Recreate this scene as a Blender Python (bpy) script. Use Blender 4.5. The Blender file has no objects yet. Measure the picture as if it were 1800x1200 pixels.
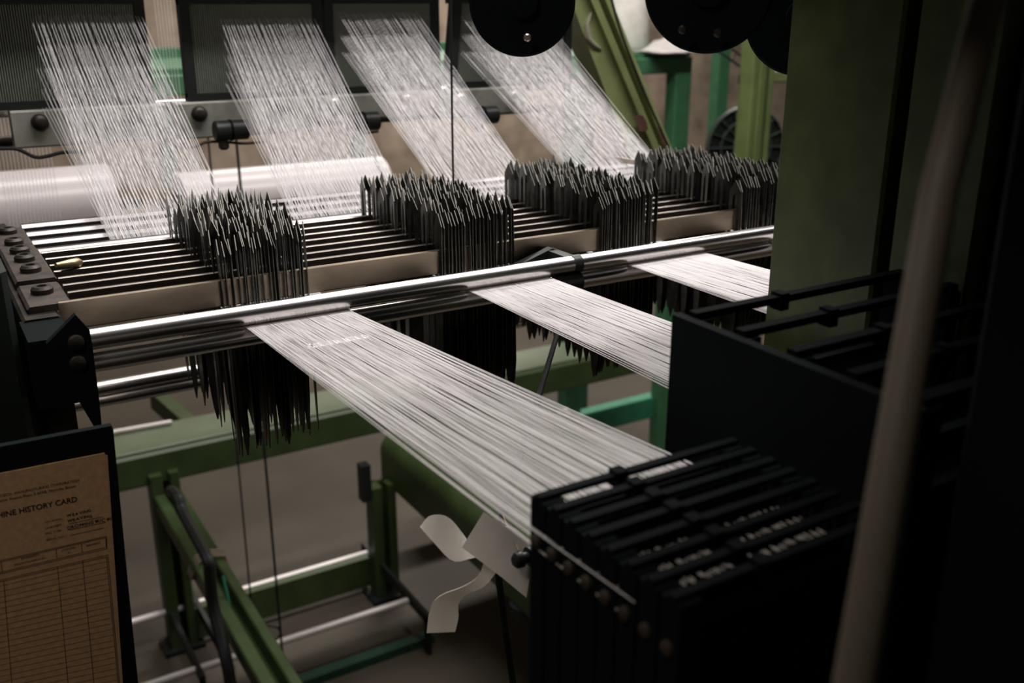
import bpy, math, random
from mathutils import Vector, Matrix
random.seed(7)
RND = random.Random(11)
scene = bpy.context.scene
COL = scene.collection

# ------------------------------------------------------------------ camera model (35 mm lens, 1800x1200 frame)
F = 1750.0
PITCH = math.radians(18.84); AZ = math.radians(31.22); H = 1.5
RT = Vector((math.cos(AZ), -math.sin(AZ), 0))
FW = Vector((math.sin(AZ)*math.cos(PITCH), math.cos(AZ)*math.cos(PITCH), -math.sin(PITCH)))
UP = Vector((math.sin(AZ)*math.sin(PITCH), math.cos(AZ)*math.sin(PITCH), math.cos(PITCH)))
def at(x, y, X=None, Y=None, Z=None, t=None):
    """the point of the place seen at pixel x, y on a known plane (or at depth t)"""
    d = FW + RT*((x-900)/F) + UP*((600-y)/F)
    if X is not None: t = X/d.x
    elif Y is not None: t = Y/d.y
    elif Z is not None: t = (Z-H)/d.z
    return Vector((0, 0, H)) + d*t

# ------------------------------------------------------------------ materials
def mat(name, col, rough=0.5, metal=0.0, var=0.0, scale=20.0, bump=0.0, spec=0.5, col2=None, detail=4.0, stretch=None, thr=None):
    m = bpy.data.materials.new(name); m.use_nodes = True
    nt = m.node_tree; b = nt.nodes['Principled BSDF']
    c = (*col, 1)
    b.inputs['Base Color'].default_value = c
    b.inputs['Roughness'].default_value = rough
    b.inputs['Metallic'].default_value = metal
    b.inputs['Specular IOR Level'].default_value = spec
    if var > 0 or bump > 0 or col2:
        tc = nt.nodes.new('ShaderNodeTexCoord'); mp = nt.nodes.new('ShaderNodeMapping')
        if stretch: mp.inputs['Scale'].default_value = stretch
        n = nt.nodes.new('ShaderNodeTexNoise'); n.inputs['Scale'].default_value = scale; n.inputs['Detail'].default_value = detail
        nt.links.new(tc.outputs['Object'], mp.inputs['Vector']); nt.links.new(mp.outputs['Vector'], n.inputs['Vector'])
        r = nt.nodes.new('ShaderNodeValToRGB')
        if col2:
            lo, hi = thr or (0.35, 0.65)
            r.color_ramp.elements[0].position = lo; r.color_ramp.elements[1].position = hi
            r.color_ramp.elements[0].color = c; r.color_ramp.elements[1].color = (*col2, 1)
        else:
            r.color_ramp.elements[0].position = 0.3; r.color_ramp.elements[1].position = 0.7
            r.color_ramp.elements[0].color = (*[max(0, v*(1-var)) for v in col], 1)
            r.color_ramp.elements[1].color = (*[min(1, v*(1+var)) for v in col], 1)
        nt.links.new(n.outputs['Fac'], r.inputs['Fac']); nt.links.new(r.outputs['Color'], b.inputs['Base Color'])
        if bump > 0:
            bp = nt.nodes.new('ShaderNodeBump'); bp.inputs['Strength'].default_value = bump; bp.inputs['Distance'].default_value = 0.004
            nt.links.new(n.outputs['Fac'], bp.inputs['Height']); nt.links.new(bp.outputs['Normal'], b.inputs['Normal'])
    return m

M = {}
M['chrome'] = mat('chrome', (.72, .69, .68), .25, 1.0)
M['bar'] = mat('bar_steel', (.30, .265, .24), .28, 1.0, .25, 60, stretch=(1, 8, 8))
M['barbright'] = mat('bar_bright_steel', (.19, .18, .18), .36, 1.0, .08, 60)
M['board'] = mat('board_steel', (.20, .165, .125), .34, 1.0, .3, 14, stretch=(1, 3, 3), bump=.05)
M['wire'] = mat('drop_wire_steel', (.085, .085, .075), .36, .9, .45, 90)
M['thread'] = mat('white_yarn', (.86, .83, .84), .55, 0, spec=.4)
M['black'] = mat('black_paint', (.008, .011, .011), .5, 0, .3, 40)
M['blackmatte'] = mat('black_matte', (.005, .008, .008), .8, 0, spec=.06)
M['heddle'] = mat('black_heddle_frame', (.004, .006, .006), .8, 0, spec=.05)
M['rubber'] = mat('black_rubber', (.011, .013, .013), .45, 0)
M['darksteel'] = mat('dark_oily_steel', (.045, .038, .032), .45, .6, .5, 55, bump=.1)
M['rust'] = mat('rusty_steel', (.075, .056, .044), .6, .4, .45, 70, bump=.15, col2=(.038, .032, .028))
M['plategrey'] = mat('grey_green_cast_plate', (.34, .34, .30), .55, .1, col2=(.20, .205, .175), scale=38, thr=(.42, .75), bump=.1)
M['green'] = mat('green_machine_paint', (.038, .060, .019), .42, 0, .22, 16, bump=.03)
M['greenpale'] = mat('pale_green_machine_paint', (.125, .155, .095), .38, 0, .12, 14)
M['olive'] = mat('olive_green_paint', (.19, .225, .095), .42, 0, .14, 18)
M['tealdark'] = mat('dark_teal_paint', (.018, .068, .040), .55, 0, .2, 22)
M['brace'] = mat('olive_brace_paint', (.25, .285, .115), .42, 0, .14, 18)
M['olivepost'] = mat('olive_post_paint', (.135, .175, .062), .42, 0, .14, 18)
M['wireedge'] = mat('wire_tip_highlight', (.50, .49, .44), .52, .7)  # highlight painted as a lighter colour on the drop wires' sloped tips
M['rack'] = mat('bluish_green_rack_paint', (.05, .165, .078), .5, 0, .15, 22)
M['teal'] = mat('teal_green_paint', (.035, .22, .12), .5, 0, .15, 22)
M['platedark'] = mat('dark_olive_plate_paint', (.070, .096, .027), .5, 0, .25, 40, col2=None, bump=.02)
M['casing'] = mat('dark_green_casing', (.012, .019, .014), .45, 0, .2, 20)
M['casinggrey'] = mat('dark_grey_plate', (.05, .052, .042), .5, .3, .25, 40)
M['reedwire'] = mat('reed_wire_steel', (.34, .36, .31), .45, .3)
M['reedback'] = mat('reed_plate', (.13, .145, .12), .6, .0, .25, 120)
M['reedframe'] = mat('reed_frame_black', (.012, .015, .014), .5, .2)
M['roller'] = mat('white_roller', (.52, .47, .46), .30, .0, .06, 8)
M['cloth'] = mat('white_felt', (.84, .79, .73), .9, 0, .1, 30, spec=.1)
M['rag'] = mat('off_white_rag', (.52, .48, .45), .9, 0, .1, 30, spec=.1)
M['kraft'] = mat('brown_card', (.54, .335, .19), .8, 0, .13, 260, spec=.15)
M['ink'] = mat('black_ink', (.012, .012, .012), .7, 0, spec=.1)
M['cord'] = mat('black_cord', (.010, .010, .012), .7)
M['twine'] = mat('brown_twine', (.24, .19, .13), .9)
M['brass'] = mat('dull_brass', (.50, .40, .24), .35, .8, .3, 80)
M['pinkrod'] = mat('pale_pink_rod', (.85, .78, .75), .35, .15)
M['lever'] = mat('beige_lever', (.42, .37, .32), .45, .5)
M['belt'] = mat('grey_brown_pole', (.12, .10, .077), .6)
M['spot'] = mat('bright_steel_bolt', (.55, .50, .43), .3, .9)
M['plasticblack'] = mat('black_reel_plastic', (.045, .055, .05), .4)
M['rustspot'] = mat('bare_rust', (.12, .05, .035), .8)
M['paintwhite'] = mat('smeared_white_paint', (.30, .28, .21), .7)

# wall: rough coursed masonry, dusty beige
def wall_mat():
    m = bpy.data.materials.new('rough_beige_masonry'); m.use_nodes = True
    nt = m.node_tree; b = nt.nodes['Principled BSDF']; b.inputs['Roughness'].default_value = .9
    tc = nt.nodes.new('ShaderNodeTexCoord'); mp = nt.nodes.new('ShaderNodeMapping')
    mp.inputs['Rotation'].default_value = (math.radians(90), 0, 0)
    br = nt.nodes.new('ShaderNodeTexBrick'); br.inputs['Scale'].default_value = 1.0
    br.inputs['Brick Width'].default_value = .42; br.inputs['Row Height'].default_value = .19; br.inputs['Mortar Size'].default_value = .018
    br.inputs['Mortar Smooth'].default_value = .9
    br.inputs['Color1'].default_value = (.37, .30, .235, 1); br.inputs['Color2'].default_value = (.31, .25, .195, 1); br.inputs['Mortar'].default_value = (.33, .26, .20, 1)
    n = nt.nodes.new('ShaderNodeTexNoise'); n.inputs['Scale'].default_value = 5; n.inputs['Detail'].default_value = 5
    r = nt.nodes.new('ShaderNodeValToRGB'); r.color_ramp.elements[0].position = .3; r.color_ramp.elements[1].position = .7
    r.color_ramp.elements[0].color = (.5, .46, .43, 1); r.color_ramp.elements[1].color = (1.15, 1.13, 1.12, 1)
    mx = nt.nodes.new('ShaderNodeMixRGB'); mx.blend_type = 'MULTIPLY'; mx.inputs['Fac'].default_value = 1
    nt.links.new(tc.outputs['Object'], mp.inputs['Vector']); nt.links.new(mp.outputs['Vector'], br.inputs['Vector'])
    nt.links.new(tc.outputs['Object'], n.inputs['Vector']); nt.links.new(n.outputs['Fac'], r.inputs['Fac'])
    nt.links.new(br.outputs['Color'], mx.inputs['Color1']); nt.links.new(r.outputs['Color'], mx.inputs['Color2'])
    nt.links.new(mx.outputs['Color'], b.inputs['Base Color'])
    return m
M['wall'] = wall_mat()
M['floor'] = mat('concrete_floor', (.046, .036, .024), .7, 0, bump=.1, col2=(.076, .060, .040), scale=3.2, detail=10, thr=(.3, .72))

# ------------------------------------------------------------------ mesh builder
class MB:
    def __init__(s): s.v = []; s.f = []; s.mi = []; s.sm = []
    def add(s, vs, fs, mi=0, smooth=False):
        o = len(s.v); s.v += [Vector(p) for p in vs]
        for f in fs: s.f.append([i+o for i in f]); s.mi.append(mi); s.sm.append(smooth)
        return s
    def box(s, lo, hi, mi=0):
        x0, y0, z0 = lo; x1, y1, z1 = hi
        vs = [(x0,y0,z0),(x1,y0,z0),(x1,y1,z0),(x0,y1,z0),(x0,y0,z1),(x1,y0,z1),(x1,y1,z1),(x0,y1,z1)]
        return s.add(vs, [(0,3,2,1),(4,5,6,7),(0,1,5,4),(1,2,6,5),(2,3,7,6),(3,0,4,7)], mi)
    def bbox(s, lo, hi, b=.003, mi=0):
        """box with chamfered edges along its longest axis"""
        d = [hi[i]-lo[i] for i in range(3)]; ax = d.index(max(d)); a, c = [i for i in range(3) if i != ax]
        b = min(b, d[a]*.45, d[c]*.45)
        pr = [(lo[a]+b,lo[c]),(hi[a]-b,lo[c]),(hi[a],lo[c]+b),(hi[a],hi[c]-b),(hi[a]-b,hi[c]),(lo[a]+b,hi[c]),(lo[a],hi[c]-b),(lo[a],lo[c]+b)]
        vs = []
        for e in (lo[ax], hi[ax]):
            for p in pr:
                q = [0,0,0]; q[ax] = e; q[a] = p[0]; q[c] = p[1]; vs.append(q)
        fs = [tuple(range(8)), tuple(range(15,7,-1))]+[(i,i+8,(i+1)%8+8,(i+1)%8) for i in range(8)]
        return s.add(vs, fs, mi)
    def tube(s, pts, r, n=6, mi=0, caps=True, smooth=True):
        pts = [Vector(p) for p in pts]; rings = []
        nrm = None
        for i, p in enumerate(pts):
            t = (pts[min(i+1, len(pts)-1)]-pts[max(i-1, 0)]).normalized()
            if nrm is None:
                nrm = t.cross(Vector((0,0,1)))
                if nrm.length < 1e-3: nrm = t.cross(Vector((1,0,0)))
            nrm = (nrm - t*nrm.dot(t)).normalized(); bi = t.cross(nrm)
            rr = r[i] if isinstance(r, (list, tuple)) else r
            rings.append([p+(nrm*math.cos(a)+bi*math.sin(a))*rr for a in [2*math.pi*k/n for k in range(n)]])
        vs = [q for g in rings for q in g]; fs = []
        for i in range(len(rings)-1):
            for k in range(n):
                fs.append((i*n+k, i*n+(k+1)%n, (i+1)*n+(k+1)%n, (i+1)*n+k))
        s.add(vs, fs, mi, smooth)
        if caps:
            o = len(s.v)-len(vs)
            s.f.append([o+k for k in range(n-1,-1,-1)]); s.mi.append(mi); s.sm.append(False)
            s.f.append([o+len(vs)-n+k for k in range(n)]); s.mi.append(mi); s.sm.append(False)
        return s
    def cyl(s, a, b, r, n=24, mi=0): return s.tube([a, b], r, n, mi)
    def rod(s, a, b, r, n=24, mi=0, ch=.0015):
        a, b = Vector(a), Vector(b); t = (b-a).normalized()
        return s.tube([a, a+t*ch, b-t*ch, b], [r-ch, r, r, r-ch], n, mi)
    def lathe(s, c, axis, prof, n=32, mi=0):
        """prof: (distance along axis, radius)"""
        c = Vector(c); ax = Vector(axis).normalized()
        u = ax.cross(Vector((0,0,1)));  u = u.normalized() if u.length > 1e-3 else Vector((1,0,0)); w = ax.cross(u)
        vs = []; fs = []
        for d, r in prof:
            for k in range(n):
                a = 2*math.pi*k/n; vs.append(c+ax*d+(u*math.cos(a)+w*math.sin(a))*r)
        for i in range(len(prof)-1):
            for k in range(n): fs.append((i*n+k, i*n+(k+1)%n, (i+1)*n+(k+1)%n, (i+1)*n+k))
        fs.append(tuple(range(n-1,-1,-1))); L = len(prof)-1; fs.append(tuple(L*n+k for k in range(n)))
        return s.add(vs, fs, mi, True)
    def prism(s, pts, d, mi=0):
        """polygon extruded along vector d"""
        pts = [Vector(p) for p in pts]; d = Vector(d); n = len(pts)
        return s.add(pts+[p+d for p in pts], [tuple(range(n)), tuple(range(2*n-1, n-1, -1))]+[(i, i+n, (i+1)%n+n, (i+1)%n) for i in range(n)], mi)
    def strip(s, left, right, th, mi=0):
        """a ribbon of cloth given by its two edges, with thickness"""
        L = [Vector(p) for p in left]; R = [Vector(p) for p in right]; n = len(L); vs = []
        for i in range(n):
            j0, j1 = max(i-1, 0), min(i+1, n-1)
            nn = ((L[j1]-L[j0]).cross(R[i]-L[i])).normalized()*th*.5
            vs += [L[i]+nn, R[i]+nn, R[i]-nn, L[i]-nn]
        fs = [(0,1,2,3), (4*n-1,4*n-2,4*n-3,4*n-4)]
        for i in range(n-1):
            for k in range(4): fs.append((4*i+k, 4*i+4+k, 4*i+4+(k+1)%4, 4*i+(k+1)%4))
        return s.add(vs, fs, mi, True)
    def mesh(s, name, mats, origin):
        me = bpy.data.meshes.new(name)
        me.from_pydata([tuple(p-origin) for p in s.v], [], s.f)
        for m in (mats if isinstance(mats, (list, tuple)) else [mats]): me.materials.append(m)
        me.polygons.foreach_set('material_index', s.mi); me.polygons.foreach_set('use_smooth', s.sm)
        me.update()
        try: me.set_sharp_from_angle(angle=math.radians(40))
        except Exception: pass
        return me
    def base(s):
        xs = [p.x for p in s.v]; ys = [p.y for p in s.v]; zs = [p.z for p in s.v]
        return Vector(((min(xs)+max(xs))/2, (min(ys)+max(ys))/2, min(zs)))
    def build(s, name, mats, parent=None, label=None, **kw):
        if parent is None: origin = s.base()
        else:
            origin = Vector((0,0,0)); q = parent
            while q is not None: origin = origin + q.location; q = q.parent
        o = bpy.data.objects.new(name, s.mesh(name, mats, origin)); COL.objects.link(o)
        if parent is None: o.location = origin
        else: o.parent = parent
        if label: o['label'] = label
        for k, v in kw.items(): o[k] = v
        return o

def thing(name, loc, label, cat, group=None):
    o = bpy.data.objects.new(name, None); COL.objects.link(o); o.location = loc; o.empty_display_size = .02
    o['label'] = label; o['category'] = cat
    if group: o['group'] = group
    return o
def single(mb, name, m, label, cat, group=None, kind=None):
    o = mb.build(name, m); o['label'] = label; o['category'] = cat
    if group: o['group'] = group
    if kind: o['kind'] = kind
    return o
ORD = ['first','second','third','fourth','fifth','sixth','seventh','eighth','ninth','tenth','eleventh','twelfth']

# ================================================================== setting
fl = MB().box((-5, -2.5, -.1), (9, 6.4, 0)); o = fl.build('floor', M['floor']); o['kind'] = 'structure'; o['label'] = 'worn brown grey concrete floor'
wl = MB().box((-5, 6.0, 0), (9, 6.25, 3.6)); o = wl.build('wall_back', M['wall']); o['kind'] = 'structure'; o['label'] = 'rough beige masonry wall behind the machines'

M['hallwall'] = mat('plain_plaster', (.36, .34, .30), .9, 0, .1, 3)
M['ceiling'] = mat('grey_ceiling', (.50, .50, .48), .9, 0, .08, 2)
for nm, lo, hi, mk in (('ceiling', (-5,-2.5,3.6), (9,6.25,3.75), 'ceiling'), ('wall_left', (-5.2,-2.5,0), (-5,6.25,3.6), 'hallwall'), ('wall_right', (9,-2.5,0), (9.2,6.25,3.6), 'hallwall'), ('wall_front', (-5,-2.7,0), (9,-2.5,3.6), 'hallwall')):
    o = MB().box(lo, hi).build(nm, M[mk]); o['kind'] = 'structure'; o['label'] = {'ceiling':'grey hall ceiling', 'wall_left':'plain plaster wall on the left side of the hall', 'wall_right':'plain plaster wall on the right side of the hall', 'wall_front':'plain plaster wall behind the camera'}[nm]
# ================================================================== drop wire bank
BARS = [1.055, 1.015, .976, .938, .907, .882, .858, .835, .812, .789, .766]
ZT = 1.300
BG = 'flat bars of the drop wire bank'
for i, y in enumerate(BARS):
    mb = MB()
    k = len(BARS)-i
    if i < 4:
        mb.bbox((.085, y-.006, 1.277), (.955, y+.006, 1.2965), .003)
        lab = ['bright flat steel bar under the yarn, farthest back of the bank', 'bright flat steel bar under the yarn, second from the back of the bank',
               'bright flat steel bar under the yarn, third from the back of the bank', 'bright flat steel bar just behind the drop wires, fourth from the back'][i]
        single(mb, 'bank_bar', M['barbright'], lab, 'bar', BG)
    else:
        mb.bbox((.085, y-.0018, 1.277), (.955, y+.0018, ZT), .0008)
        single(mb, 'bank_bar', M['bar'], 'dull steel flat bar carrying drop wires, %s behind the wide front board' % ORD[k-1], 'bar', BG)
bd = MB().bbox((.075, .740, 1.2785), (.955, .7435, ZT), .0009)
single(bd, 'front_board', M['board'], 'wide bronze-brown steel front bar of the drop wire bank', 'bar')

# left end plate with clamp blocks and bolts
ep = thing('bar_end_plate', (.069, .9, 1.17), 'dark oily end plate with bolts holding the left ends of the bars', 'end plate')
MB().bbox((.050, .728, 1.170), (.0745, 1.085, 1.2935), .002).build('plate', M['darksteel'], ep)
for (y0, y1, zt) in ((.742, .806, 1.2985), (.812, .925, 1.3005), (.930, 1.03, 1.2985)):
    MB().bbox((.055, y0, 1.2935), (.0845, y1, zt), .002).build('clamp_block', M['rust'], ep, 'rusty clamp block')
for y, zt in ((.777, 1.2985), (.840, 1.3005), (.880, 1.3005), (.912, 1.3005), (.958, 1.2985), (1.008, 1.2985)):
    m = MB(); m.lathe((.0695, y, zt), (0,0,1), [(0,.0078),(.0035,.0078),(.0055,.006),(.0055,.0035),(.003,.0032)], 12); m.build('bolt', M['darksteel'], ep)
pin = MB(); a = at(98, 466, Z=1.306); b = at(143, 461, Z=1.303)
pin.tube([a, a.lerp(b,.3), a.lerp(b,.55), a.lerp(b,.85), b], [.0018,.0028,.0036,.0042,.0022], 10)
single(pin, 'split_pin', M['brass'], 'pale brass split pin lying across the bars beside the end plate', 'pin')

# ------------------------------------------------------------------ drop wires
def wire_mb():
    m = MB(); th = .00032
    w = .0066; sl = .0024
    lev = [(0,.0003,0),(-.0105,w,0),(-.0135,w,.0002),(-.0175,w,sl),(-.086,w,sl),(-.090,w,.0002),(-.150,w*.94,0),(-.168,w*.6,0),(-.178,.0006,0)]
    quads = []
    for (z0,w0,s0),(z1,w1,s1) in zip(lev, lev[1:]):
        if s0 == 0 and s1 == 0: quads.append([(-w0,z0),(w0,z0),(w1,z1),(-w1,z1)])
        else:
            quads.append([(-w0,z0),(-s0,z0),(-s1,z1),(-w1,z1)]); quads.append([(s0,z0),(w0,z0),(w1,z1),(s1,z1)])
    for q in quads:
        m.prism([(-th, y, z) for y, z in q], (2*th, 0, 0))
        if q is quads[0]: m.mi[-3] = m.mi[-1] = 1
    return m
WM = wire_mb()
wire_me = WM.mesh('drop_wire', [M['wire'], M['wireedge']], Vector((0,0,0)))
ROWS = [.7417]+sorted(BARS[4:])                     # nearest first
CL = [(.188, .259, 'leftmost cluster, over the front board', 'leftmost'), (.374, .449, 'second', ''), (.541, .609, 'third', ''), (.713, .800, 'fourth', '')]
CN = ['dark pointed steel drop wire hanging in the leftmost cluster', 'dark pointed steel drop wire hanging in the second cluster from the left',
      'dark pointed steel drop wire hanging in the third cluster from the left', 'dark pointed steel drop wire in the fourth cluster, beside the green plate']
CG = ['drop wires of the leftmost cluster', 'drop wires of the second cluster', 'drop wires of the third cluster', 'drop wires of the fourth cluster']
rest = MB()
for ci, (xa, xb, _, _) in enumerate(CL):
    cnt = 0
    for ri, y in enumerate(ROWS):
        n = 22 if ri < 1 else 18
        xa2 = xa + (.003 if ri > 5 else 0); xb2 = xb + (.012 if (ri > 2 and ci == 0) else 0)
        for k in range(n):
            x = xa2+(xb2-xa2)*(k+.5)/n + RND.uniform(-.0013, .0013)
            drop = 0.012*(1-(k/n)) if ri == 0 else RND.uniform(0, .006)
            z = 1.3415 - drop*.9 + RND.uniform(-.003, .003) - (.004 if RND.random() < .15 else 0)
            rz = RND.gauss(0, math.radians(7)); rx = RND.gauss(0, math.radians(.5)); ry = RND.gauss(math.radians(-.4), math.radians(.55))
            if RND.random() < .04: ry += RND.uniform(-.03, .03)
            Mx = Matrix.Translation((x, y, z)) @ Matrix.Rotation(rz, 4, 'Z') @ Matrix.Rotation(ry, 4, 'Y') @ Matrix.Rotation(rx, 4, 'X')
            if cnt < 75 and ri < 5:
                o = bpy.data.objects.new('drop_wire', wire_me); COL.objects.link(o); o.matrix_world = Mx
                o['label'] = CN[ci]; o['category'] = 'drop wire'; o['group'] = CG[ci]; cnt += 1
            else:
                off = len(rest.v); rest.v += [Mx @ p for p in WM.v]
                rest.f += [[i+off for i in f] for f in WM.f]; rest.mi += WM.mi; rest.sm += WM.sm
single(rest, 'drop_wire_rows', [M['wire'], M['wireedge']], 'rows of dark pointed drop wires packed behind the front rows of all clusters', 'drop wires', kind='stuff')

# ------------------------------------------------------------------ chrome rods in front and behind
YR = .690
single(MB().rod((.083, YR, 1.2848), (.95, YR, 1.2848), .0073, 32), 'chrome_rod', M['chrome'], 'polished chrome guide rod in front of the drop wires, upper of the pair', 'rod', 'front chrome guide rods')
single(MB().rod((.083, YR, 1.2688), (.95, YR, 1.2688), .0073, 32), 'chrome_rod', M['chrome'], 'polished chrome guide rod in front of the drop wires, lower of the pair', 'rod', 'front chrome guide rods')
for (p, q, dz, r, lab) in (((60, 702), (280, 665), 0, .0075, 'thin chrome rod below the drop wires at the left, upper of two'), ((60, 723), (280, 686), 0, .0070, 'thin chrome rod below the drop wires at the left, lower of two')):
    A = at(*p, Y=1.02); B = at(*q, Y=1.02); zz = (A.z+B.z)/2
    single(MB().rod((A.x, 1.02, zz), (.95, 1.02, zz), r, 20), 'lower_chrome_rod', M['chrome'], lab, 'rod', 'chrome rods below the bank')

# left bracket (dark triangular plate)
br = thing('rod_bracket', (.07, .68, 1.15), 'black triangular bracket holding the left ends of the chrome rods', 'bracket')
poly = [at(x, y, Y=.681) for x, y in ((130,549),(155,576),(160,605),(172,700),(177,752),(167,752),(139,705),(93,633),(80,600))]
MB().prism(poly, (0, -.006, 0)).build('plate', M['blackmatte'], br)
MB().box((.048, .681, 1.245), (.0745, .732, 1.292)).build('arm', M['blackmatte'], br)
for (x, y) in ((133, 601), (136, 637)):
    c = at(x, y, Y=.675); m = MB(); m.lathe(c, (0,-1,0), [(0,.0052),(.0022,.0052),(.0032,.0038)], 14); m.build('bolt', M['darksteel'], br)
# centre bracket
cb = thing('centre_bracket', (.47, .71, 1.25), 'black clip bracket gripping both chrome rods between second and third clusters', 'bracket')
poly = [at(x, y, Y=.732) for x, y in ((880,470),(905,462),(963,433),(1008,447),(1018,452),(1018,475),(880,500))]
MB().prism(poly, (0, -.008, 0)).build('plate', M['black'], cb)
xa = at(1004, 460, Y=.69).x; xb = at(1018, 460, Y=.69).x
MB().tube([(xa+(xb-xa)*0, .69, 1.2848), (xb, .69, 1.2848)], .0078, 24).build('upper_clamp', M['rubber'], cb)
xa2 = at(972, 500, Y=.69).x
MB().tube([(xa2, .69, 1.2688), (xb, .69, 1.2688)], .0088, 24).build('lower_clamp', M['rubber'], cb)
MB().box((xb-.010, .690, 1.262), (xb, .732, 1.290)).build('arm', M['black'], cb)

# ================================================================== yarn
# per sheet: reed x-range, bank x-range, rod x-range, heddle end x-range, heights of the three layers at the reed, end y, n
SH = [
 dict(r=(.147,.272), b=(.146,.264), c=(.190,.271), e=(.197,.301), z=(1.383,1.410,1.440), ye=.24, zt=(1.296,1.287)),
 dict(r=(.362,.487), b=(.320,.449), c=(.375,.455), e=(.383,.467), z=(1.400,1.428,1.462), ye=.30, zt=(1.281,1.271)),
 dict(r=(.521,.640), b=(.493,.612), c=(.538,.628), e=(.545,.645), z=(1.434,1.457,1.484), ye=.36, zt=(1.281,1.273)),
 dict(r=(.702,.843), b=(.671,.806), c=(.714,.800), e=(.715,.800), z=(1.430,1.456,1.480), ye=.56, zt=(1.279,1.274)),
]
TL = ['white warp thread of the leftmost yarn sheet, running through the leftmost drop wires', 'white warp thread of the second yarn sheet from the left',
      'white warp thread of the third yarn sheet from the left', 'white warp thread of the rightmost yarn sheet, beside the olive brace']
TG = ['threads of the leftmost yarn sheet', 'threads of the second yarn sheet', 'threads of the third yarn sheet', 'threads of the rightmost yarn sheet']
NT = 176; NI = 75
YREED = 1.296
RT_ = .00025
extra = MB()
lerp = lambda a, b, t: a+(b-a)*t
for si, S in enumerate(SH):
    idx = list(range(NT)); chosen = set(int(round(j*(NT-1)/(NI-1))) for j in range(NI))
    for k in idx:
        u = (k+.5)/NT; uj = min(1, max(0, u+RND.uniform(-.004, .004)))
        lay = (0,1,0,2,1)[k%5]
        z0 = S['z'][lay]+RND.uniform(-.0015, .0015)
        if si < 2: z0 = S['z'][0]+((0,.018,.042,.070,.100) if si == 0 else (0,.014,.034,.056,.078))[(k*2)%5]+RND.uniform(-.001,.001)
        sh = .006*lay if si > 1 else .0
        uu = min(1, max(0, u+RND.uniform(-.012,.012)))
        xr = lerp(*S['r'], min(1, u+RND.uniform(-.009,.009))) - sh*.3
        xb_ = lerp(*S['b'], uj); xc = lerp(*S['c'], uj); xe = lerp(*S['e'], min(1, max(0, u+RND.uniform(-.012,.012))))
        up = k % 2
        pts = [(xr+.002, 1.312, z0+.004), (xr, YREED, z0), (xb_, .962-.006*RND.random(), 1.3005), (xb_+(xc-xb_)*.12, .924, 1.2752), (xc, .75, 1.2754), (xc, .69, 1.27685),
               (xe*.5+xc*.5, (.69+S['ye'])/2, (1.27685+S['zt'][up])/2+RND.uniform(-.0008,.0008)), (xe, S['ye'], S['zt'][up]+RND.uniform(-.0012,.0012))]
        if k in chosen:
            mb = MB(); mb.tube(pts, RT_*RND.uniform(.85, 1.2), 4, caps=False)
            o = mb.build('warp_thread', M['thread']); o['label'] = TL[si]; o['category'] = 'thread'; o['group'] = TG[si]
        else: extra.tube(pts, RT_*RND.uniform(.8, 1.2), 4, caps=False)
single(extra, 'warp_yarn', M['thread'], 'fine white warp yarn filling the four sheets between the separate threads', 'yarn', kind='stuff')
# fine threads hanging behind the reed panels
for k in range(15):
    px = 2+k*6.6; A = at(px, 300, Y=1.62)
    mb = MB(); mb.tube([(A.x, 1.62, 1.02), (A.x+.002*RND.random(), 1.64, 1.62)], .00032, 4, caps=False)
    o = mb.build('back_thread', M['thread']); o['label'] = 'fine thread hanging upright behind the left grey block, before the white roller'; o['category'] = 'thread'; o['group'] = 'upright threads before the left roller'
for k in range(6):
    A = at(283+k*5.5, 100, Y=1.62)
    mb = MB(); mb.tube([(A.x, 1.62, 1.29), (A.x+.003, 1.64, 1.65)], .0003, 4, caps=False)
    o = mb.build('back_thread', M['thread']); o['label'] = 'fine thread seen in the gap between the two left reed panels'; o['category'] = 'thread'; o['group'] = 'threads in the gap between the left panels'

# ================================================================== reed panels and their holder blocks
PN = [(-.02, .274, 1.386, 'dark reed panel at the far left, behind the leftmost yarn sheet'), (.314, .4965, 1.386, 'dark reed panel behind the second yarn sheet'),
      (.4995, .668, 1.386, 'dark reed panel behind the third yarn sheet'), (.685, .892, 1.386, 'dark reed panel behind the rightmost yarn sheet and the black disc')]
for pi, (x0, x1, z0, lab) in enumerate(PN):
    zt = 1.56
    t = thing('reed_panel', ((x0+x1)/2, 1.305, z0), lab, 'reed panel', 'reed panels')
    fw = .0125
    tr = .020 if pi == 3 else 0
    fr = MB()
    if pi == 3:
        fr.prism([(x0-.008, 1.297, z0), (x0+.008, 1.297, z0), (x0+.026, 1.297, zt), (x0+.012, 1.297, zt)], (0,.014,0))
    else: fr.box((x0, 1.297, z0), (x0+fw, 1.311, zt))
    fr.box((x1-fw, 1.297, z0), (x1, 1.311, zt)); fr.box((x0, 1.2965, z0-.004), (x1, 1.3115, z0+.005)); fr.box((x0, 1.2965, 1.4975), (x1, 1.3115, 1.509)); fr.box((x0, 1.297, zt), (x1, 1.311, zt+.01))
    fr.build('frame', M['reedframe'], t)
    MB().box((x0+fw*.5, 1.3065, z0+.002), (x1-fw*.5, 1.3085, zt)).build('back_plate', M['reedback'], t)
    w = MB(); n = int((x1-x0-2*fw)/.0027)
    for k in range(n):
        x = x0+fw+(k+.5)*(x1-x0-2*fw)/n
        w.box((x-.00035, 1.2995, z0+.004), (x+.00035, 1.3035, zt))
    w.build('reed_wires', M['reedwire'], t)
single(MB().bbox((-.02, 1.262, 1.5225), (.90, 1.296, 1.535), .002), 'shade_strip', M['reedframe'], 'unseen dark strip added above the reed panels to shade them', 'shade strip')  # unseen strip, added to keep light off the panels
ZB0 = 1.338
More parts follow.
